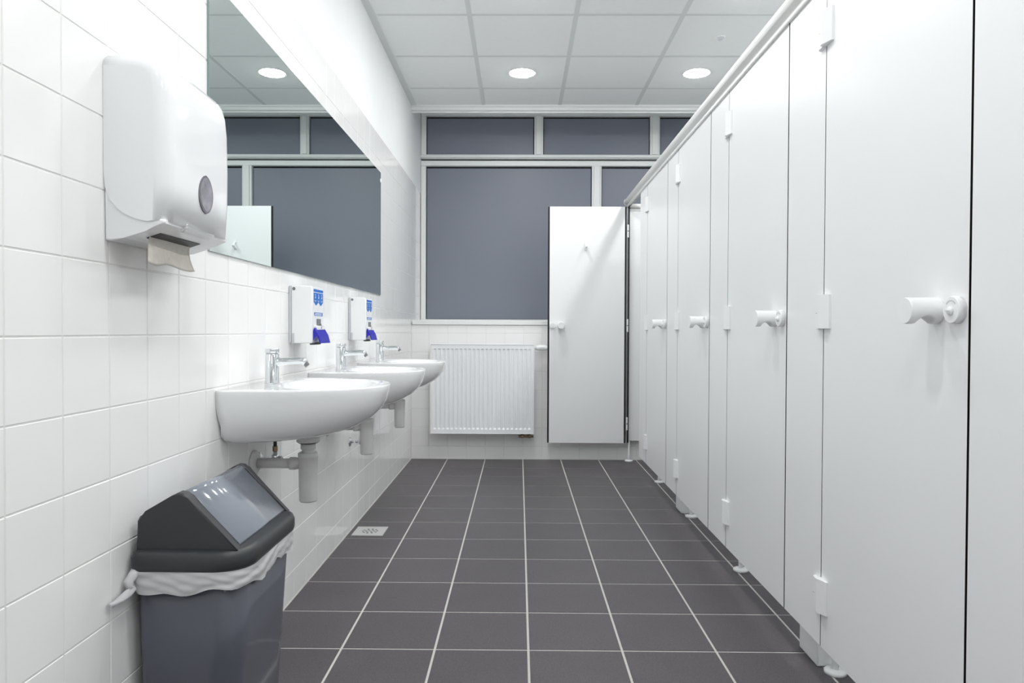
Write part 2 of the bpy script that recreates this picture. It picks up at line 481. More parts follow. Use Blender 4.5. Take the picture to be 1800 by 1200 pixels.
def make_door(name, label, W, inside=False):
    """Root on the hinge line; the leaf runs along -y, its outer face at x = 0."""
    t = thing(name, label, 'door', (0, 0, 0), 'cubicle doors')
    y1, y0 = -0.002, -W + 0.004
    m = MB()
    zb, zt = ZB, ZT - 0.013
    e = 0.013
    def slab(x0, x1, ya, yb, za, zc):
        r = bmesh.ops.create_cube(m.bm, size=1.0)
        for v in r['verts']:
            v.co = Vector(((x0 + x1) / 2 + v.co.x * (x1 - x0), (ya + yb) / 2 + v.co.y * (yb - ya), (za + zc) / 2 + v.co.z * (zc - za)))
        for f in {f for v in r['verts'] for f in v.link_faces}:
            f.normal_update()
            f.material_index = 1
        return r['verts']
    def paint(x):
        m.bm.normal_update()
        for f in m.bm.faces:
            if all(abs(v.co.x - x) < 1e-6 for v in f.verts): f.material_index = 0
    slab(0, 0.0062, y0, y1, zb, zt)
    slab(0.0064, 0.013, y0 + e, y1 - e, zb, zt)
    paint(0); paint(0.013)
    m.build('door_leaf', [MT['hpl'], MT['black']], t)
    for z in (1.85, 1.076, 0.295):
        make_hinge(t, z, inside)
    zk = 1.064
    k = MB(); knob_mesh(k, 0, -W + 0.101, zk, -1)
    k.build('knob', MT['nylon'], t)
    lk = MB()
    yl = -W + 0.034
    lk.lathe([(0.0265, 0), (0.0265, 0.012), (0.0255, 0.0145), (0.0245, 0.015)], (0, yl, zk), (-1, yl, zk), 36)
    lo = lk.build('lock_rosette', MT['nylon'], t)
    c = MB()
    c.lathe([(0.0085, 0), (0.0085, 0.003), (0.006, 0.006), (0.001, 0.007)], (-0.0148, yl, zk - 0.002), (-1, yl, zk - 0.002), 20)
    c.build('coin_slot', MT['nylon'], lo)
    c = MB()
    for q in range(9):
        a = PI * (0.22 + 0.56 * q / 9); b = PI * (0.22 + 0.56 * (q + 1) / 9)
        c.prism([(yl + 0.0165 * math.cos(a), zk + 0.0165 * math.sin(a)), (yl + 0.0165 * math.cos(b), zk + 0.0165 * math.sin(b)),
                 (yl + 0.019 * math.cos(b), zk + 0.019 * math.sin(b)), (yl + 0.019 * math.cos(a), zk + 0.019 * math.sin(a))], 'x', -0.0154, -0.0145)
    c.box(-0.0223, -0.0216, yl - 0.0075, yl + 0.0075, zk - 0.0028, zk - 0.0014)
    c.build('indicator', MT['light_grey'], lo)
    if inside:
        k = MB(); knob_mesh(k, 0.013, -W + 0.106, zk, 1)
        k.build('knob', MT['nylon'], t)
        lk = MB()
        yq = -W + 0.043
        lk.lathe([(0.0235, 0), (0.0235, 0.012), (0.021, 0.015)], (0.013, yq, zk), (1, yq, zk), 32)
        lk.box(0.027, 0.040, yq - 0.005, yq + 0.005, zk - 0.012, zk + 0.036, bevel=0.002)
        lk.build('turn_latch', MT['nylon'], t)
        c = MB()
        yh, zh = -0.318, 1.690
        c.box(0.013, 0.019, yh - 0.011, yh + 0.011, zh - 0.040, zh + 0.034, bevel=0.002)
        c.tube([(0.018, yh, zh + 0.012), (0.035, yh, zh + 0.004), (0.048, yh, zh - 0.018), (0.056, yh, zh - 0.022), (0.062, yh, zh - 0.006)], [0.007, 0.007, 0.007, 0.008, 0.008], 12)
        c.cyl((0.018, yh, zh - 0.026), (0.034, yh, zh - 0.030), 0.009, 0.010, 16)
        c.build('coat_hook', MT['nylon'], t)
        for z in (1.80, 1.066, 0.300):
            hm = MB()
            hm.box(-0.004, 0.006, 0.004, 0.016, z - 0.050, z - 0.003, bevel=0.001)
            hm.box(-0.004, 0.006, 0.004, 0.016, z + 0.003, z + 0.050, bevel=0.001)
            hi = hm.build('hinge', MT['nylon'], t)
            MB().box(-0.003, 0.005, 0.005, 0.015, z - 0.0035, z + 0.0035).build('hinge_pin', MT['grey'], hi)
    return t

d0 = make_door('cubicle_door', 'nearest closed white cubicle door, with the largest pull knob', 0.627)
d0.location = (XF, h[0], 0)
dl = ['second closed white cubicle door, just beyond the nearest one', 'third closed white cubicle door, in the middle of the row',
      'farthest closed white cubicle door, next to the open one']
for k in (1, 2, 3):
    dup(d0, (XF, h[k], 0), dl[k - 1])
d5 = make_door('cubicle_door', 'open white cubicle door standing in front of the window, coat hook on it', 0.615, True)
d5.location = (0.833, 5.470, 0)
d5.rotation_euler = (0, 0, -PI / 2)

def pilaster_mesh(y0, y1, lip0, lip1):
    m = MB()
    for (xa, xb, a, b) in ((0, 0.0062, y0, y1), (0.0068, 0.013, y0 - lip0, y1 + lip1)):
        m.box(xa, xb, a, b, ZB, ZT, mi=1)
    for f in m.bm.faces:
        if all(abs(v.co.x) < 1e-6 for v in f.verts) or all(abs(v.co.x - 0.013) < 1e-6 for v in f.verts): f.material_index = 0
    return m.mesh('front_panel', [MT['hpl'], MT['black']])
pl = ['narrow white panel at the right edge of the photo, before the nearest door', 'narrow white panel between nearest and second cubicle doors',
      'narrow white panel between second and third cubicle doors', 'narrow white panel between third and fourth cubicle doors',
      'narrow white panel beside the open cubicle, its free edge showing']
pm = pilaster_mesh(0.002, 0.266 - 0.003, 0.009, 0.009)
pm_end = pilaster_mesh(0.002, 0.266, 0.009, 0.0)
for k in range(5):
    o = put('front_panel', pm if k < 4 else pm_end, None, (XF, h[0] + PITCH * (k - 1), 0))
    tag(o, pl[k], 'panel', 'front panels of the cubicle row')
o = MB()
o.box(0, 0.013, 0, 0.090, ZB, ZT, mi=1)
for f in o.bm.faces:
    if all(abs(v.co.x) < 1e-6 for v in f.verts): f.material_index = 0
o = o.build('wall_filler_strip', [MT['hpl'], MT['black']], None, (XF + 0.005, 5.474, 0))
tag(o, 'slim dark-edged strip closing the cubicle row at the back wall', 'panel')

# side partitions between the cubicles, standing behind the narrow panels
sl = ['partition behind the narrow panel nearest the camera', 'partition behind the panel between nearest and second doors', 'partition behind the panel between second and third doors',
      'partition behind the panel between third and fourth doors', 'partition along the near side of the open cubicle']
pmesh = MB().box(XF + 0.0145, RX - 0.002, -0.0065, 0.0065, ZB, ZT).mesh('side_partition', MT['hpl'])
for k in range(5):
    o = put('side_partition', pmesh, None, (0, h[0] + PITCH * (k - 1) + 0.20, 0))
    tag(o, 'white laminate ' + sl[k], 'partition', 'side partitions of the cubicles')
o = MB()
o.box(XF + 0.018, RX - 0.002, 5.500, 5.513, ZB + 0.013, 1.975, bevel=0.001, seg=1)
o = o.build('end_partition', MT['hpl'])
tag(o, 'white panel at the far end of the open cubicle, clear of the tiles', 'partition')

# head rail along the row
def rail_profile():
    pts = [(0.856, 1.985), (0.856, 2.006)]
    c, r = (0.842, 2.030), 0.027
    for i in range(21):
        a = math.radians(-40 + 260 * i / 20)
        pts.append((c[0] + r * math.cos(a), c[1] + r * math.sin(a)))
    pts += [(0.8365, 2.011), (0.8365, 1.999), (0.8335, 1.998), (0.8335, 1.982), (0.8385, 1.982), (0.8385, 2.002), (0.8545, 2.002), (0.8545, 1.985)]
    return pts
r = thing('head_rail', 'long white tubular rail capping the cubicle doors and panels', 'rail', (0.848, 0.9, 2.0))
m = MB()
m.prism([(x - 0.848, z - 2.0) for x, z in rail_profile()], 'y', 0, 4.595)
for f in m.bm.faces: f.smooth = len(f.verts) == 4
m.build('rail_tube', MT['rail'], r)
m = MB()
m.lathe([(0.029, 0), (0.029, 0.006), (0.025, 0.010), (0.001, 0.011)], (-0.006, 4.595, 0.030), (-0.006, 5.6, 0.030), 28)
m.build('end_cap', MT['nylon'], r)
r = thing('end_rail', 'short white tubular rail on top of the end panel in the open cubicle', 'rail', (0.86, 5.5065, 1.975))
m = MB()
m.tube([(0, 0, 0.020), (RX - 0.862, 0, 0.020)], 0.024, 20)
m.box(0.0, RX - 0.863, -0.012, 0.012, -0.010, 0.004)
m.build('rail_tube', MT['rail'], r)

# feet and floor blocks under the row
def foot(loc, label, stem):
    t = thing('panel_foot', label, 'foot', loc, 'feet under the cubicle row')
    MB().lathe([(0.032, 0), (0.032, 0.007), (0.028, 0.011), (0.012, 0.013)], (0, 0, 0), (0, 0, 1), 32).build('foot_disc', MT['nylon'], t)
    MB().lathe([(0.010, 0.011), (0.010, 0.05), (0.0075, 0.055), (0.0075, stem)], (0, 0, 0), (0, 0, 1), 20).build('foot_stem', MT['nylon'], t)
    return t
fl = ['under the panel between nearest and second doors', 'under the panel between second and third doors',
      'under the panel between third and fourth doors', 'under the panel beside the open cubicle']
f0 = foot((0.952, 2.095, 0), 'round white levelling foot ' + fl[0], 0.149)
for k, y in ((1, 2.990), (2, 3.855), (3, 4.735)):
    dup(f0, (0.952, y, 0), 'round white levelling foot ' + fl[k])
foot((0.866, 5.507, 0), 'round white levelling foot on a tall stem at the open door', 0.165)
b = MB().box(0, 0.12, 0, 0.139, 0, 0.148, bevel=0.004).mesh('floor_block', MT['paint'])
for y, lb in ((2.132, 'white boxed block on the floor beneath the nearest partition'), (3.925, 'white boxed block on the floor beneath a partition farther along')):
    tag(put('floor_block', b, None, (0.914, y, 0)), lb, 'block', 'floor blocks under the partitions')

# ------------------------------------------------------------------ mirror
mi = thing('wall_mirror', 'large frameless rectangular mirror above the washbasins', 'mirror', (WX, 3.11, 1.237))
m = MB().box(0.0005, 0.006, -1.19, 1.19, 0, 0.748, mi=1)
for f in m.bm.faces:
    if all(abs(v.co.x - 0.006) < 1e-6 for v in f.verts): f.material_index = 0
m.build('mirror_glass', [MT['mirror'], MT['mirror_edge']], mi)
c = MB().box(0, 0.010, 1.183, 1.197, 0.690, 0.712, bevel=0.002)
c.build('mirror_clip', MT['nylon'], mi)

# ------------------------------------------------------------------ washbasins
NB = 112
def d_outline(w, d, n, cx):
    """Radii of a half super-ellipse (flat side on the wall) seen from (cx, 0)."""
    out = []
    for i in range(NB):
        a = 2 * PI * (i + 0.5) / NB
        dx, dy = math.cos(a), math.sin(a)
        lo, hi = 0.0, 1.0
        for _ in range(28):
            r = (lo + hi) / 2
            x, y = cx + r * dx, r * dy
            ok = x >= 0 and abs(y / w) ** n + abs(x / d) ** n <= 1
            if ok: lo = r
            else: hi = r
        out.append((cx + lo * dx, lo * dy))
    return out

def make_basin(label, loc):
    t = thing('washbasin', label, 'washbasin', loc, 'washbasins along the tiled wall')
    cx = 0.19
    lv = [(-0.160, 0.190, 0.225, 2.3), (-0.157, 0.220, 0.255, 2.3), (-0.148, 0.243, 0.295, 2.3), (-0.135, 0.257, 0.333, 2.3), (-0.106, 0.271, 0.383, 2.3),
          (-0.080, 0.278, 0.409, 2.3), (-0.054, 0.283, 0.425, 2.3), (-0.020, 0.286, 0.434, 2.3), (-0.006, 0.287, 0.436, 2.3), (-0.001, 0.286, 0.435, 2.3), (0.0, 0.283, 0.432, 2.3)]
    rings = []
    for z, w, d, n in lv:
        rings.append([(x, y, z) for x, y in d_outline(w, d, n, cx)])
    # inner rim and bowl
    bc = 0.245
    for z, ax, ay in ((-0.001, 0.157, 0.206), (-0.006, 0.150, 0.198), (-0.030, 0.143, 0.190), (-0.070, 0.122, 0.165), (-0.100, 0.085, 0.13), (-0.112, 0.040, 0.05), (-0.114, 0.023, 0.023)):
        rings.append([(bc + ax * math.cos(2 * PI * (i + 0.5) / NB), ay * math.sin(2 * PI * (i + 0.5) / NB), z) for i in range(NB)])
    m = MB()
    m.rings(rings, smooth=True)
    m.build('bowl', MT['ceramic'], t)
    MB().lathe([(0.062, 0.0), (0.060, 0.008), (0.045, 0.012), (0.032, 0.0125)], (0.177, 0, -0.158), (0.177, 0, -1), 36).build('drain_boss', MT['ceramic'], t)
    MB().lathe([(0.027, 0.0), (0.027, 0.004), (0.020, 0.006), (0.001, 0.0055)], (bc, 0, -0.1145), (bc, 0, 1), 24).build('drain_plug', MT['chrome'], t)
    return t
BY = [2.252, 3.120, 3.985]
nm = ['nearest', 'middle', 'farthest']
b0 = make_basin('nearest white wall-hung washbasin, above the waste bin', (WX + 0.001, BY[0], 0.848))
dup(b0, (WX + 0.001, BY[1], 0.848), 'middle white wall-hung washbasin of the three')
dup(b0, (WX + 0.001, BY[2], 0.848), 'farthest white wall-hung washbasin, overlapping the radiator')

def make_tap(label, loc):
    t = thing('basin_tap', label, 'tap', loc, 'taps on the washbasins')
    MB().lathe([(0.0235, 0), (0.0235, 0.003), (0.0215, 0.006), (0.0215, 0.094), (0.020, 0.0955)], (0, 0, 0), (0, 0, 1), 36).build('tap_body', MT['chrome'], t)
    MB().lathe([(0.0185, 0.0955), (0.0185, 0.0975), (0.0222, 0.0985), (0.0222, 0.1105), (0.0205, 0.1125), (0.001, 0.113)], (0, 0, 0), (0, 0, 1), 36).build('push_button', MT['chrome'], t)
    s = MB()
    s.tube([(0.012, 0, 0.070), (0.022, 0, 0.070), (0.028, 0, 0.0705), (0.060, 0, 0.072), (0.092, 0, 0.0735), (0.103, 0, 0.072), (0.110, 0, 0.066)],
           [0.0165, 0.0150, 0.0115, 0.0110, 0.0110, 0.0112, 0.0105], 24)
    so = s.build('spout', MT['chrome'], t)
    MB().cyl((0.1055, 0, 0.069), (0.1155, 0, 0.057), 0.0085, 0.0085, 20).build('aerator', MT['grey'], so)
    return t
t0 = make_tap('chrome push tap on the nearest washbasin', (WX + 0.060, BY[0], 0.8478))
dup(t0, (WX + 0.060, BY[1] + 0.006, 0.8478), 'chrome push tap on the middle washbasin')
dup(t0, (WX + 0.060, BY[2] + 0.020, 0.8478), 'chrome push tap on the farthest washbasin')

def make_trap(label, loc):
    """Bottle trap; root at the wall on the waste pipe's axis."""
    t = thing('bottle_trap', label, 'trap', loc, 'bottle traps under the washbasins')
    x = 0.177
    MB().lathe([(0.042, 0), (0.042, 0.004), (0.036, 0.010), (0.018, 0.013)], (0.0005, 0, 0), (1, 0, 0), 36).build('wall_flange', MT['pvc'], t)
    MB().cyl((0.010, 0, 0), (x - 0.03, 0, 0), 0.0158, n=28).build('waste_pipe', MT['pvc'], t)
    MB().lathe([(0.0165, 0), (0.0205, 0.002), (0.0205, 0.020), (0.0185, 0.023), (0.0185, 0.034)], (x - 0.060, 0, 0), (1, 0, 0), 28).build('pipe_nut', MT['pvc'], t)
    MB().lathe([(0.001, -0.124), (0.026, -0.122), (0.0285, -0.116), (0.0305, -0.020), (0.0305, 0.018), (0.032, 0.020), (0.032, 0.034), (0.028, 0.037), (0.018, 0.038)], (x, 0, 0), (x, 0, 1), 36).build('trap_bottle', MT['pvc'], t)
    MB().lathe([(0.022, 0.036), (0.022, 0.040), (0.019, 0.043), (0.024, 0.048), (0.024, 0.066)], (x, 0, 0), (x, 0, 1), 32).build('trap_neck', MT['pvc'], t)
    MB().lathe([(0.025, 0.065), (0.025, 0.0665), (0.031, 0.0675), (0.033, 0.0695)], (x, 0, 0), (x, 0, 1), 32).build('seal_ring', MT['rubber'], t)
    MB().lathe([(0.034, 0.0695), (0.037, 0.072), (0.037, 0.084), (0.035, 0.0868)], (x, 0, 0), (x, 0, 1), 32).build('waste_nut', MT['pvc'], t)
    return t
tl = [' grey-white plastic bottle trap under the ']
q0 = make_trap('nearest plastic bottle trap, hanging under the nearest washbasin', (WX + 0.0005, BY[0], 0.5895))
dup(q0, (WX + 0.0005, BY[1], 0.5895), 'plastic bottle trap under the middle washbasin')
dup(q0, (WX + 0.0005, BY[2], 0.5895), 'plastic bottle trap under the farthest washbasin')

def make_valve(label, loc, hose):
    t = thing('angle_valve', label, 'valve', loc, 'angle valves on the tiled wall')
    MB().lathe([(0.024, 0), (0.023, 0.003), (0.014, 0.007), (0.008, 0.008)], (0.0005, 0, 0), (1, 0, 0), 28).build('wall_rosette', MT['chrome'], t)
    MB().cyl((0.006, 0, 0), (0.055, 0, 0), 0.0065, n=16).build('valve_stem', MT['chrome'], t)
    v = MB()
    v.lathe([(0.009, -0.012), (0.0115, -0.010), (0.0115, 0.016), (0.009, 0.019), (0.006, 0.030)], (0.052, 0, 0), (0.052, 0, 1), 20)
    v.build('valve_body', MT['chrome'], t)
    MB().lathe([(0.008, 0), (0.012, 0.002), (0.012, 0.014), (0.009, 0.016)], (0.060, 0, 0), (1, 0, 0), 16).build('valve_handle', MT['chrome'], t)
    if hose:
        MB().lathe([(0.0085, 0.028), (0.0085, 0.043), (0.007, 0.045)], (0.052, 0, 0), (0.052, 0, 1), 6, smooth=False).build('hose_nut', MT['brass'], t)
        MB().tube([(0.052, 0, 0.043), (0.052, 0, 0.070), (0.051, 0, 0.085), (0.050, -0.002, 0.0945)], 0.0058, 12).build('supply_hose', MT['braid'], t)
    return t
v0 = make_valve('brass-nutted angle valve with a dark hose, behind the nearest trap', (WX, BY[0] + 0.052, 0.592), True)
make_valve('small chrome stub valve on the wall, beyond the middle washbasin', (WX, 3.537, 0.455), False)

# ------------------------------------------------------------------ soap dispensers
def text_bar(m, y0, y1, z0, z1, x):
    m.box(x, x + 0.0004, y0, y1, z0, z1)
def make_soap(label, loc):
    t = thing('soap_dispenser', label, 'dispenser', loc, 'soap dispensers between the washbasins')
    # local: x out of the wall, y along it (0 = near side), z up (0 = case bottom)
    MB().box(0.0005, 0.010, 0.001, 0.149, 0.001, 0.214, bevel=0.002).build('back_plate', MT['light_grey'], t)
    m = MB()
    m.prism([(0.0105, 0), (0.084, 0), (0.089, 0.005), (0.089, 0.206), (0.083, 0.214), (0.0105, 0.216)], 'y', 0, 0.150, bevel=0.004)
    m.build('case', MT['abs'], t)
    m = MB(); m.lathe([(0.0062, 0), (0.0062, 0.0012), (0.005, 0.0016)], (0.020, 0.0002, 0.203), (0.020, -1, 0.203), 18)
    m.build('case_lock', MT['grey'], t)
    MB().box(0.012, 0.022, -0.0012, 0.004, 0.004, 0.038, bevel=0.001).build('latch', MT['light_grey'], t)
    lb = MB().box(0.0888, 0.0896, 0.013, 0.139, 0.062, 0.211).build('label', MT['label'], t)
    X = 0.0896
    p = MB()
    text_bar(p, 0.014, 0.138, 0.193, 0.203, X)
    pts = [(0.014, 0.190), (0.138, 0.190), (0.138, 0.143)]
    n = 28
    for i in range(n + 1):
        y = 0.138 - 0.124 * i / n
        pts.append((y, 0.148 + 0.0055 * math.cos(2 * PI * 2.0 * i / n)))
    pts = [pts[0], pts[1]] + pts[3:]
    p.prism(pts, 'x', X, X + 0.0004)
    p.box(X, X + 0.0004, 0.020, 0.132, 0.103, 0.116)
    p.build('blue_print', MT['print'], lb)
    w = MB()
    X2 = X + 0.0005
    for i, yc_ in enumerate((0.034, 0.076, 0.118)):
        w.lathe([(0.0032, 0), (0.0032, 0.0004)], (X2, yc_, 0.182), (1, yc_, 0.182), 12)
        w.box(X2, X2 + 0.0004, yc_ - 0.003, yc_ + 0.002, 0.168, 0.176)
        w.box(X2, X2 + 0.0004, yc_ + 0.005, yc_ + 0.0065, 0.169, 0.179)
        w.box(X2, X2 + 0.0004, yc_ - 0.012, yc_ + 0.012, 0.1600, 0.1615)
        w.box(X2, X2 + 0.0004, yc_ - 0.009, yc_ + 0.010, 0.1560, 0.1572)
    w.box(X2, X2 + 0.0004, 0.030, 0.120, 0.111, 0.1135)
    w.box(X2, X2 + 0.0004, 0.026, 0.116, 0.1055, 0.1085)
    w.build('white_print', MT['label'], lb)
    n_ = MB()
    n_.box(0.0896, 0.093, 0.052, 0.100, 0.068, 0.092, bevel=0.001)
    n_.tube([(0.0925, 0.090, 0.072), (0.096, 0.088, 0.062), (0.097, 0.078, 0.056)], 0.005, 10)
    n_.build('level_window', MT['grey'], t)
    MB().box(0.085, 0.100, 0.028, 0.128, 0.050, 0.066, bevel=0.003).build('nozzle_cover', MT['abs'], t)
    # blue elbow lever: bent front plate with two triangular cheeks
    v = MB()
    prof = [(0.094, 0.058), (0.110, 0.030), (0.118, 0.0), (0.114, 0.0), (0.106, 0.028), (0.091, 0.055)]
    v.prism(prof, 'y', 0.008, 0.142, bevel=0.0012)
    for ya in (0.008, 0.138):
        v.prism([(0.092, 0.056), (0.109, 0.029), (0.097, 0.020), (0.081, 0.000), (0.078, 0.001)], 'y', ya, ya + 0.004)
    v.build('lever', MT['blue'], t)
    MB().box(0.070, 0.090, 0.030, 0.110, -0.006, 0.0005, bevel=0.002).build('drip_lip', MT['abs_dark'], t)
    return t
s0 = make_soap('white soap dispenser with blue lever above the nearest and middle basins', (WX, 2.596, 0.971))
dup(s0, (WX, 3.506, 0.971), 'white soap dispenser with blue lever by the farthest basin')

# ------------------------------------------------------------------ paper towel dispenser
td = thing('towel_dispenser', 'glossy white paper towel dispenser mounted left of the mirror', 'dispenser', (WX, 1.437, 1.205))
m = MB()
prof = [(0.001, 0.386), (0.060, 0.388), (0.088, 0.384), (0.108, 0.374), (0.122, 0.356), (0.129, 0.332), (0.133, 0.290), (0.135, 0.200), (0.134, 0.120), (0.129, 0.040),
        (0.110, 0.038), (0.080, 0.042), (0.050, 0.052), (0.030, 0.064), (0.014, 0.084), (0.004, 0.108), (0.001, 0.135)]
nfr = 10
L_ = 0.318
rings = []
def inset_prof(k):
    out = []
    for x, z in prof:
        cxp, czp = 0.0, 0.19
        xx = x - k * 0.030 * (x / 0.135) ** 2
        zz = z - k * 0.030 * max(0, (z - 0.19) / 0.198) ** 2
        out.append((xx, zz))
    return out
R_ = 0.034
stations = []
for i in range(9):
    a = (PI / 2) * i / 8
    stations.append((R_ * (1 - math.sin(a)), 1 - (1 - (1 - math.cos(a))) if False else math.cos(a) * 0 + (1 - math.sin(a)) * 0, a))
sts = []
for i in range(9):
    a = (PI / 2) * i / 8
    sts.append((R_ * (1 - math.cos(a)), 1 - math.sin(a)))        # y from the side face, amount of inset
ys = [(y, k) for y, k in sts] + [(L_ * f, 0) for f in (0.3, 0.5, 0.7)] + [(L_ - y, k) for y, k in reversed(sts)]
for y, k in ys:
    bow = 0.004 * math.sin(PI * y / L_)
    rings.append([(x + (bow if x > 0.1 else 0), y, z) for x, z in inset_prof(k)])
m.rings(rings, smooth=True)
cover = m.build('cover', MT['abs'], td)
m = MB()
m.prism([(0.001, 0.0), (0.001, 0.132), (0.018, 0.084), (0.05, 0.056), (0.126, 0.042), (0.125, 0.034), (0.085, 0.018), (0.04, 0.004), (0.010, -0.002)], 'y', 0.004, L_ - 0.004, bevel=0.004)
m.build('base', MT['abs'], td)
m = MB()
m.prism([(0.062, 0.0090), (0.092, 0.0193), (0.092, 0.0203), (0.062, 0.0103)], 'y', 0.052, 0.238)
m.build('outlet_slot_shade', MT['abs_dark'], td)  # dark plate on the underside, coloured as the shade inside the outlet
m = MB()
n = 16
rr = []
for i in range(n + 1):
    y = 0.085 + 0.14 * i / n
    lift = 0.010 * math.sin(PI * i / n)
    rr.append([(0.119, y, 0.031 - 0.004), (0.131, y, 0.036 + lift * 0.2), (0.1325, y, 0.044 + lift), (0.121, y, 0.040 + lift)])
m.rings(rr, smooth=True)
m.build('outlet_lip', MT['abs'], td)
def lens(a, b, n=20):
    pts = []
    for i in range(n):
        t_ = i / n
        s_ = 2 * t_ - 1; pts.append((a * (1 - s_ * s_) ** 0.62, b * s_))
    for i in range(n):
        t_ = i / n
        s_ = 1 - 2 * t_; pts.append((-a * (1 - s_ * s_) ** 0.62, b * s_))
    return pts
m = MB(); m.prism([(0.166 + u, 0.124 + v) for u, v in lens(0.036, 0.044)], 'x', 0.130, 0.1392)
lw_ = m.build('level_window', MT['smoke_rim'], td)
m = MB(); m.prism([(0.167 + u, 0.124 + v) for u, v in lens(0.031, 0.039)], 'x', 0.138, 0.1397)
m.build('window_lens', MT['smoke'], lw_)
# paper hanging out
m = MB()
NU, NV = 14, 10
front, back = [], []
for j in range(NV + 1):
    v = j / NV
    rowf = []
    for i in range(NU + 1):
        u = i / NU
        y = 0.112 + 0.030 * (1 - v) + (u - 0.5) * (0.178 + 0.034 * v)
        x = 0.070 + 0.006 * v + 0.007 * math.sin(5.0 * u + 2.0 * v) * v + 0.008 * v * v
        z = 0.016 - 0.062 * v - 0.004 * math.sin(9 * u) * v
        rowf.append((x, y, z))
    front.append(rowf)
vf = [[m.bm.verts.new(p) for p in row] for row in front]
vb = [[m.bm.verts.new((p[0] - 0.0014, p[1], p[2])) for p in row] for row in front]
fs = []
for j in range(NV):
    for i in range(NU):
        fs.append(m.bm.faces.new((vf[j][i], vf[j][i + 1], vf[j + 1][i + 1], vf[j + 1][i])))
        fs.append(m.bm.faces.new((vb[j][i], vb[j + 1][i], vb[j + 1][i + 1], vb[j][i + 1])))
for j in range(NV):
    for i in (0, NU):
        fs.append(m.bm.faces.new((vf[j][i], vf[j + 1][i], vb[j + 1][i], vb[j][i])))
for i in range(NU):
    for j in (0, NV):
        fs.append(m.bm.faces.new((vf[j][i], vf[j][i + 1], vb[j][i + 1], vb[j][i])))
m._mark(fs, 0, True)
pt = m.build('paper_towel', MT['paper'], None, (WX, 1.437, 1.205))
tag(pt, 'beige paper towel sheet hanging out of the white dispenser', 'paper towel')

# ------------------------------------------------------------------ waste bin
def rrect(x0, x1, y0, y1, r, z, n=8, wob=None):
    pts = []
    q = min(r, 0.022)
    r1 = r
    for cx, cy, a0, r in ((x1 - r1, y1 - r1, 0, r1), (x0 + q, y1 - q, PI / 2, q), (x0 + q, y0 + q, PI, q), (x1 - r1, y0 + r1, 1.5 * PI, r1)):
        for i in range(n + 1):
            a = a0 + (PI / 2) * i / n
            pts.append((cx + r * math.cos(a), cy + r * math.sin(a), z))
    # extra points on the long sides keep the wall smooth
    out = []
    for p, q in zip(pts, pts[1:] + pts[:1]):
        out.append(p)
        d = math.hypot(q[0] - p[0], q[1] - p[1])
        if d > 0.05:
            for k in range(1, 16):
                out.append((p[0] + (q[0] - p[0]) * k / 16, p[1] + (q[1] - p[1]) * k / 16, z))
    return out
wb = thing('waste_bin', 'slate grey swing-lid waste bin on the floor below the basins', 'bin', (-0.72, 1.71, 0))
ox, oy = 0.72, -1.71
def loc_ring(p): return [(x + ox, y + oy, z) for x, y, z in p]
m = MB()
m.rings([loc_ring(rrect(-0.834, -0.640, 1.545, 1.865, 0.040, 0.001)), loc_ring(rrect(-0.837, -0.636, 1.54, 1.868, 0.045, 0.012)),
         loc_ring(rrect(-0.839, -0.620, 1.53, 1.880, 0.055, 0.28)), loc_ring(rrect(-0.841, -0.607, 1.522, 1.890, 0.060, 0.505))], smooth=True)
m.build('bin_body', MT['bin'], wb)
m = MB()
rim = [(0.000, 0.494), (0.010, 0.492), (0.013, 0.500), (0.013, 0.520), (0.008, 0.531), (0.000, 0.535), (-0.014, 0.536)]
m.rings([loc_ring(rrect(-0.842 - e * 0.6, -0.605 + e, 1.520 - e, 1.892 + e, 0.060 + e, z)) for e, z in rim], smooth=True)
m.build('lid_rim', MT['bin_dark'], wb)
gp = [(-0.842, 0.530), (-0.840, 0.598), (-0.835, 0.608), (-0.818, 0.615), (-0.762, 0.655), (-0.750, 0.661), (-0.738, 0.659), (-0.728, 0.650), (-0.618, 0.533)]
for ya, yb in ((1.528, 1.560), (1.860, 1.886)):
    m = MB()
    m.prism([(x + ox, z) for x, z in gp], 'y', ya + oy, yb + oy, bevel=0.006, seg=3)
    m.build('lid_gable', MT['bin_dark'], wb)
m = MB()
fo = [(-0.839, 0.590), (-0.820, 0.606), (-0.765, 0.647), (-0.756, 0.655), (-0.747, 0.6585), (-0.738, 0.656), (-0.730, 0.648), (-0.626, 0.541)]
fi = [(x + 0.0, z - 0.008) for x, z in reversed(fo)]
m.prism([(x + ox, z) for x, z in fo + fi], 'y', 1.561 + oy, 1.859 + oy)
for f in m.bm.faces: f.smooth = len(f.verts) == 4
m.build('swing_flap', MT['flap'], wb)
# liner folded over the edge
m = MB()
rings = []
nl = 16
for j in range(nl + 1):
    v = j / nl
    z = 0.502 - 0.056 * v
    pr_ = rrect(-0.843, -0.604, 1.519, 1.894, 0.062, z)
    out = []
    for i, (x, y, zz) in enumerate(pr_):
        a = math.atan2(y - 1.71, x + 0.72)
        wv = 0.003 + 0.0035 * abs(math.sin(4.5 * a + 7 * v)) ** 0.6 + 0.003 * abs(math.sin(11 * a - 9 * v + 1)) ** 0.7 - 0.002 * abs(math.sin(3 * a + 5 * v + 2)) ** 0.5 + 0.003 * math.sin(v * PI)
        nx, ny = math.cos(a), math.sin(a)
        dz = (0.007 * math.sin(5 * a + 1) + 0.004 * math.sin(13 * a)) * v
        xx = max(x + nx * wv, -0.8545)
        out.append((xx + ox, y + ny * wv + oy, zz + dz))
    rings.append(out)
m.rings(rings, smooth=True, cap0=False, cap1=False)
ln = m.build('bin_liner', MT['liner'], None, (-0.72, 1.71, 0))
tag(ln, 'white plastic liner bag folded over the waste bin rim', 'bin liner')
m = MB()
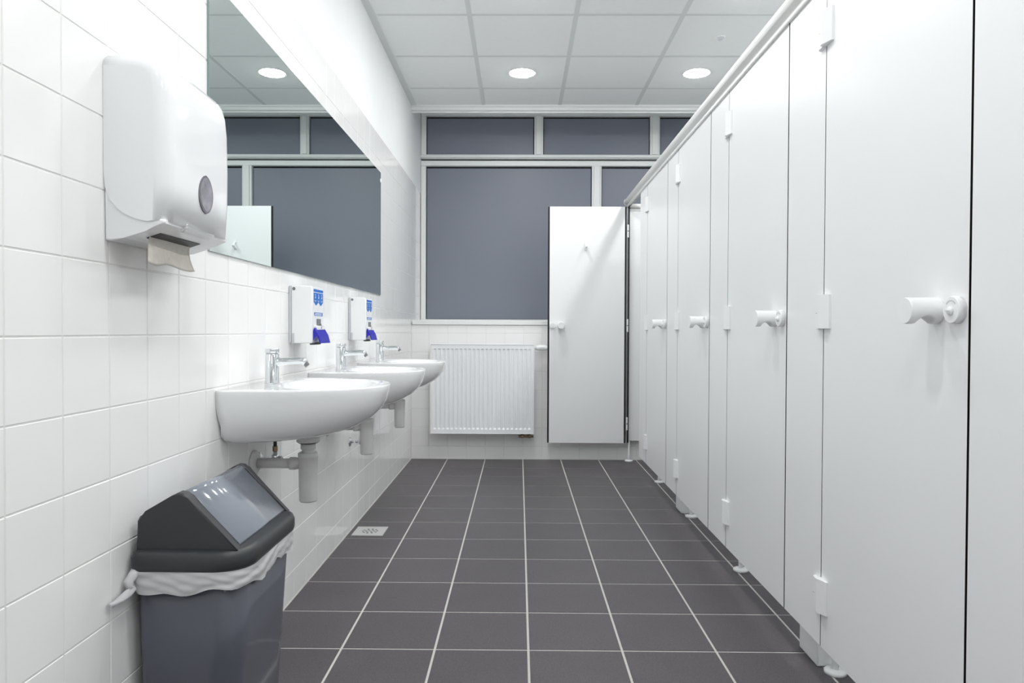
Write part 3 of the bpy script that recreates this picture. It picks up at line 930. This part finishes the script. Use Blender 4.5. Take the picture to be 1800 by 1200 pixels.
m.tube([(-0.828, 1.524, 0.492), (-0.838, 1.512, 0.486), (-0.842, 1.500, 0.475), (-0.838, 1.500, 0.463), (-0.832, 1.506, 0.460), (-0.838, 1.490, 0.452), (-0.843, 1.470, 0.446), (-0.846, 1.452, 0.446), (-0.848, 1.440, 0.447)],
       [0.012, 0.011, 0.010, 0.008, 0.005, 0.009, 0.0075, 0.006, 0.005], 12)
for v in m.bm.verts:
    k = math.sin(v.co.y * 520 + v.co.z * 410) * 0.003 + math.sin(v.co.x * 900 + v.co.y * 230) * 0.0018
    v.co += Vector((0.3, 0.5, 0.8)) * k
    v.co.x = max(v.co.x + ox * 0, -0.8555)
for v in m.bm.verts: v.co += Vector((ox, oy, 0))
m.build('knot', MT['liner'], ln)

# ------------------------------------------------------------------ radiator
RX0, RX1, RZ0, RZ1, RYF = -0.683, 0.114, 0.221, 0.916, 5.425
ra = thing('radiator', 'white flat panel radiator on the tiled wall under the window', 'radiator', (RX0, RYF, RZ0))
Wd, Hd = RX1 - RX0, RZ1 - RZ0
m = MB()
N = 23
px = Wd - 0.030
sp = px / N
prof_x = []
for i in range(N):
    a = 0.015 + i * sp
    prof_x += [(a + sp * 0.13, 0), (a + sp * 0.30, 1), (a + sp * 0.70, 1), (a + sp * 0.87, 0)]
def rrow(z, k):
    return [(0.0, 0.0, z)] + [(x, 0.0075 * f * k, z) for x, f in prof_x] + [(Wd, 0.0, z)]
zr_ = [(0.004, 0), (0.034, 0), (0.046, 1), (Hd - 0.042, 1), (Hd - 0.034, 0), (Hd - 0.004, 0)]
m.rings([rrow(z, k) for z, k in zr_], smooth=False, cap0=False, cap1=False, closed=False)
m.rings([[(0.0, 0.0, z), (0.0, 0.012, z), (Wd, 0.012, z), (Wd, 0.0, z)] for z in (0.004, Hd - 0.004)], smooth=False, closed=False, cap0=False, cap1=False)
m.box(0.0, Wd, 0.010, 0.014, 0.004, Hd - 0.004)
m.build('front_panel', MT['enamel'], ra)
m = MB()
for k in range(30):
    x = 0.012 + (Wd - 0.024) * k / 29
    m.box(x - 0.0015, x + 0.0015, 0.016, 0.075, 0.02, Hd - 0.018)
m.build('fins', MT['enamel'], ra)['kind'] = 'stuff'
MB().box(0.004, Wd - 0.004, 0.076, 0.088, 0.004, Hd - 0.006).build('rear_panel', MT['enamel'], ra)
for x in (-0.006, Wd + 0.001):
    MB().box(x, x + 0.005, -0.004, 0.092, -0.004, Hd + 0.002, bevel=0.0015).build('side_cover', MT['enamel'], ra)
m = MB()
m.box(-0.001, Wd + 0.001, -0.003, 0.008, Hd - 0.003, Hd + 0.004, bevel=0.001)
m.box(-0.001, Wd + 0.001, 0.082, 0.091, Hd - 0.003, Hd + 0.004, bevel=0.001)
for k in range(40):
    x = 0.004 + (Wd - 0.008) * k / 39
    m.box(x - 0.004, x + 0.004, 0.008, 0.082, Hd - 0.001, Hd + 0.001)
m.build('top_grille', MT['enamel'], ra)
m = MB()
m.box(0.0, Wd, -0.002, 0.010, 0.0, 0.005, bevel=0.001)
m.build('bottom_bead', MT['enamel'], ra)
for x in (0.10, Wd - 0.10):
    for z in (0.06, Hd - 0.16):
        MB().box(x - 0.02, x + 0.02, 0.0885, WB - RYF - 0.0002, z, z + 0.1).build('wall_bracket', MT['enamel'], ra)
tv = thing('thermostat_valve', 'white thermostat head at the top right of the radiator', 'valve', (RX1 + 0.007, 5.497, 0.889))
MB().lathe([(0.012, 0), (0.012, 0.010), (0.0165, 0.012), (0.0185, 0.022), (0.0185, 0.030)], (0, 0, 0), (1, 0, 0), 28).build('valve_collar', MT['enamel'], tv)
m = MB()
m.lathe([(0.019, 0.030), (0.0215, 0.034), (0.0215, 0.085), (0.020, 0.100), (0.012, 0.106), (0.001, 0.107)], (0, 0, 0), (1, 0, 0), 32)
m.build('thermostat_head', MT['nylon'], tv)
m = MB()
for k in range(6):
    m.box(0.040 + 0.007 * k, 0.043 + 0.007 * k, -0.0225, -0.0205, -0.006, 0.006)
m.build('scale_marks', MT['light_grey'], tv)
hv = thing('radiator_valve', 'copper twin valve block below the right end of the radiator', 'valve', (0.0, 5.470, 0.180))
m = MB()
m.tube([(-0.002, 0, 0.018), (0.115, 0, 0.018)], 0.010, 14)
for x in (0.030, 0.084):
    m.cyl((x, 0, 0.010), (x, 0, 0.0425), 0.013, 0.011, 14)
    m.lathe([(0.014, 0), (0.014, 0.010), (0.009, 0.013)], (x, -0.006, 0.018), (x, -1, 0.018), 6, smooth=False)
m.build('valve_body', MT['brass'], hv)
m = MB()
for x in (0.030, 0.084):
    m.tube([(x, 0.004, 0.016), (x, 0.050, 0.016), (x, 0.0945, 0.016)], 0.0075, 12)
m.build('pipe_tails', MT['brass'], hv)

# ------------------------------------------------------------------ floor drain
fd = thing('floor_drain', 'square stainless steel floor drain grate by the left wall', 'drain', (-0.752, 3.536, 0))
m = MB()
a, b = 0.078, 0.070
for x0, x1, y0, y1 in ((-a, a, -a, -b), (-a, a, b, a), (-a, -b, -b, b), (b, a, -b, b)):
    m.box(x0, x1, y0, y1, -0.001, 0.0028)
m.build('drain_frame', MT['steel'], fd)
MB().box(-b + 0.001, b - 0.001, -b + 0.001, b - 0.001, -0.001, 0.0020).build('drain_grate', MT['steel'], fd)
m = MB()
for rad, cnt, off in ((0.036, 10, 0.2), (0.020, 6, 0.0)):
    for k in range(cnt):
        an = 2 * PI * (k + off) / cnt
        x, y = rad * math.cos(an), rad * math.sin(an)
        m.cyl((x, y, 0.0015), (x, y, 0.0023), 0.0055, n=12)
m.cyl((0, 0, 0.0015), (0, 0, 0.0023), 0.0040, n=12)
m.build('drain_hole_shade', MT['abs_dark'], fd)['kind'] = 'stuff'  # flat dark discs on the grate, their colour standing for shade in open holes

# ------------------------------------------------------------------ ceiling lamps and sensor
def make_lamp(label, loc):
    t = thing('ceiling_lamp', label, 'ceiling lamp', loc, 'recessed lamps in the ceiling')
    MB().lathe([(0.086, 0.004), (0.094, 0.0), (0.098, 0.002), (0.098, 0.006)], (0, 0, -0.0055), (0, 0, 1), 40).build('lamp_ring', MT['rail'], t)
    MB().lathe([(0.0001, -0.010), (0.030, -0.0092), (0.060, -0.006), (0.080, -0.001), (0.086, 0.002)], (0, 0, -0.004), (0, 0, 1), 40).build('diffuser', MT['lamp'], t)
    return t
ly = [5.157 - 0.298 - 1.192 * k for k in range(0, 5)]
ll = {(0, 0): 'round lamp above the aisle, nearest to the window', (1, 0): 'round lamp above the cubicles, nearest to the window',
      (0, 1): 'round lamp above the aisle, cut by the top edge of the photo', (1, 1): 'round lamp above the cubicles, cut by the top edge'}
l0 = None
for j, y in enumerate(ly):
    for i, x in enumerate((0.013, 1.213)):
        lb = ll.get((i, j), 'round lamp %s, %s in its row counted from the window' % (('above the aisle', 'above the cubicles')[i], ('', '', 'third', 'fourth', 'last')[j]))
        if l0 is None: l0 = make_lamp('glowing ' + lb, (x, y, CZ + 0.004))
        else: dup(l0, (x, y, CZ + 0.004), 'glowing ' + lb)
sn = thing('motion_sensor', 'small round grey motion sensor in the ceiling above the cubicles', 'sensor', (1.206, 4.268, CZ + 0.004))
MB().lathe([(0.030, 0.0), (0.030, 0.004), (0.024, 0.006)], (0, 0, 0), (0, 0, -1), 28).build('sensor_plate', MT['nylon'], sn)
MB().lathe([(0.020, 0.005), (0.019, 0.011), (0.013, 0.018), (0.001, 0.021)], (0, 0, 0), (0, 0, -1), 28).build('sensor_lens', MT['light_grey'], sn)
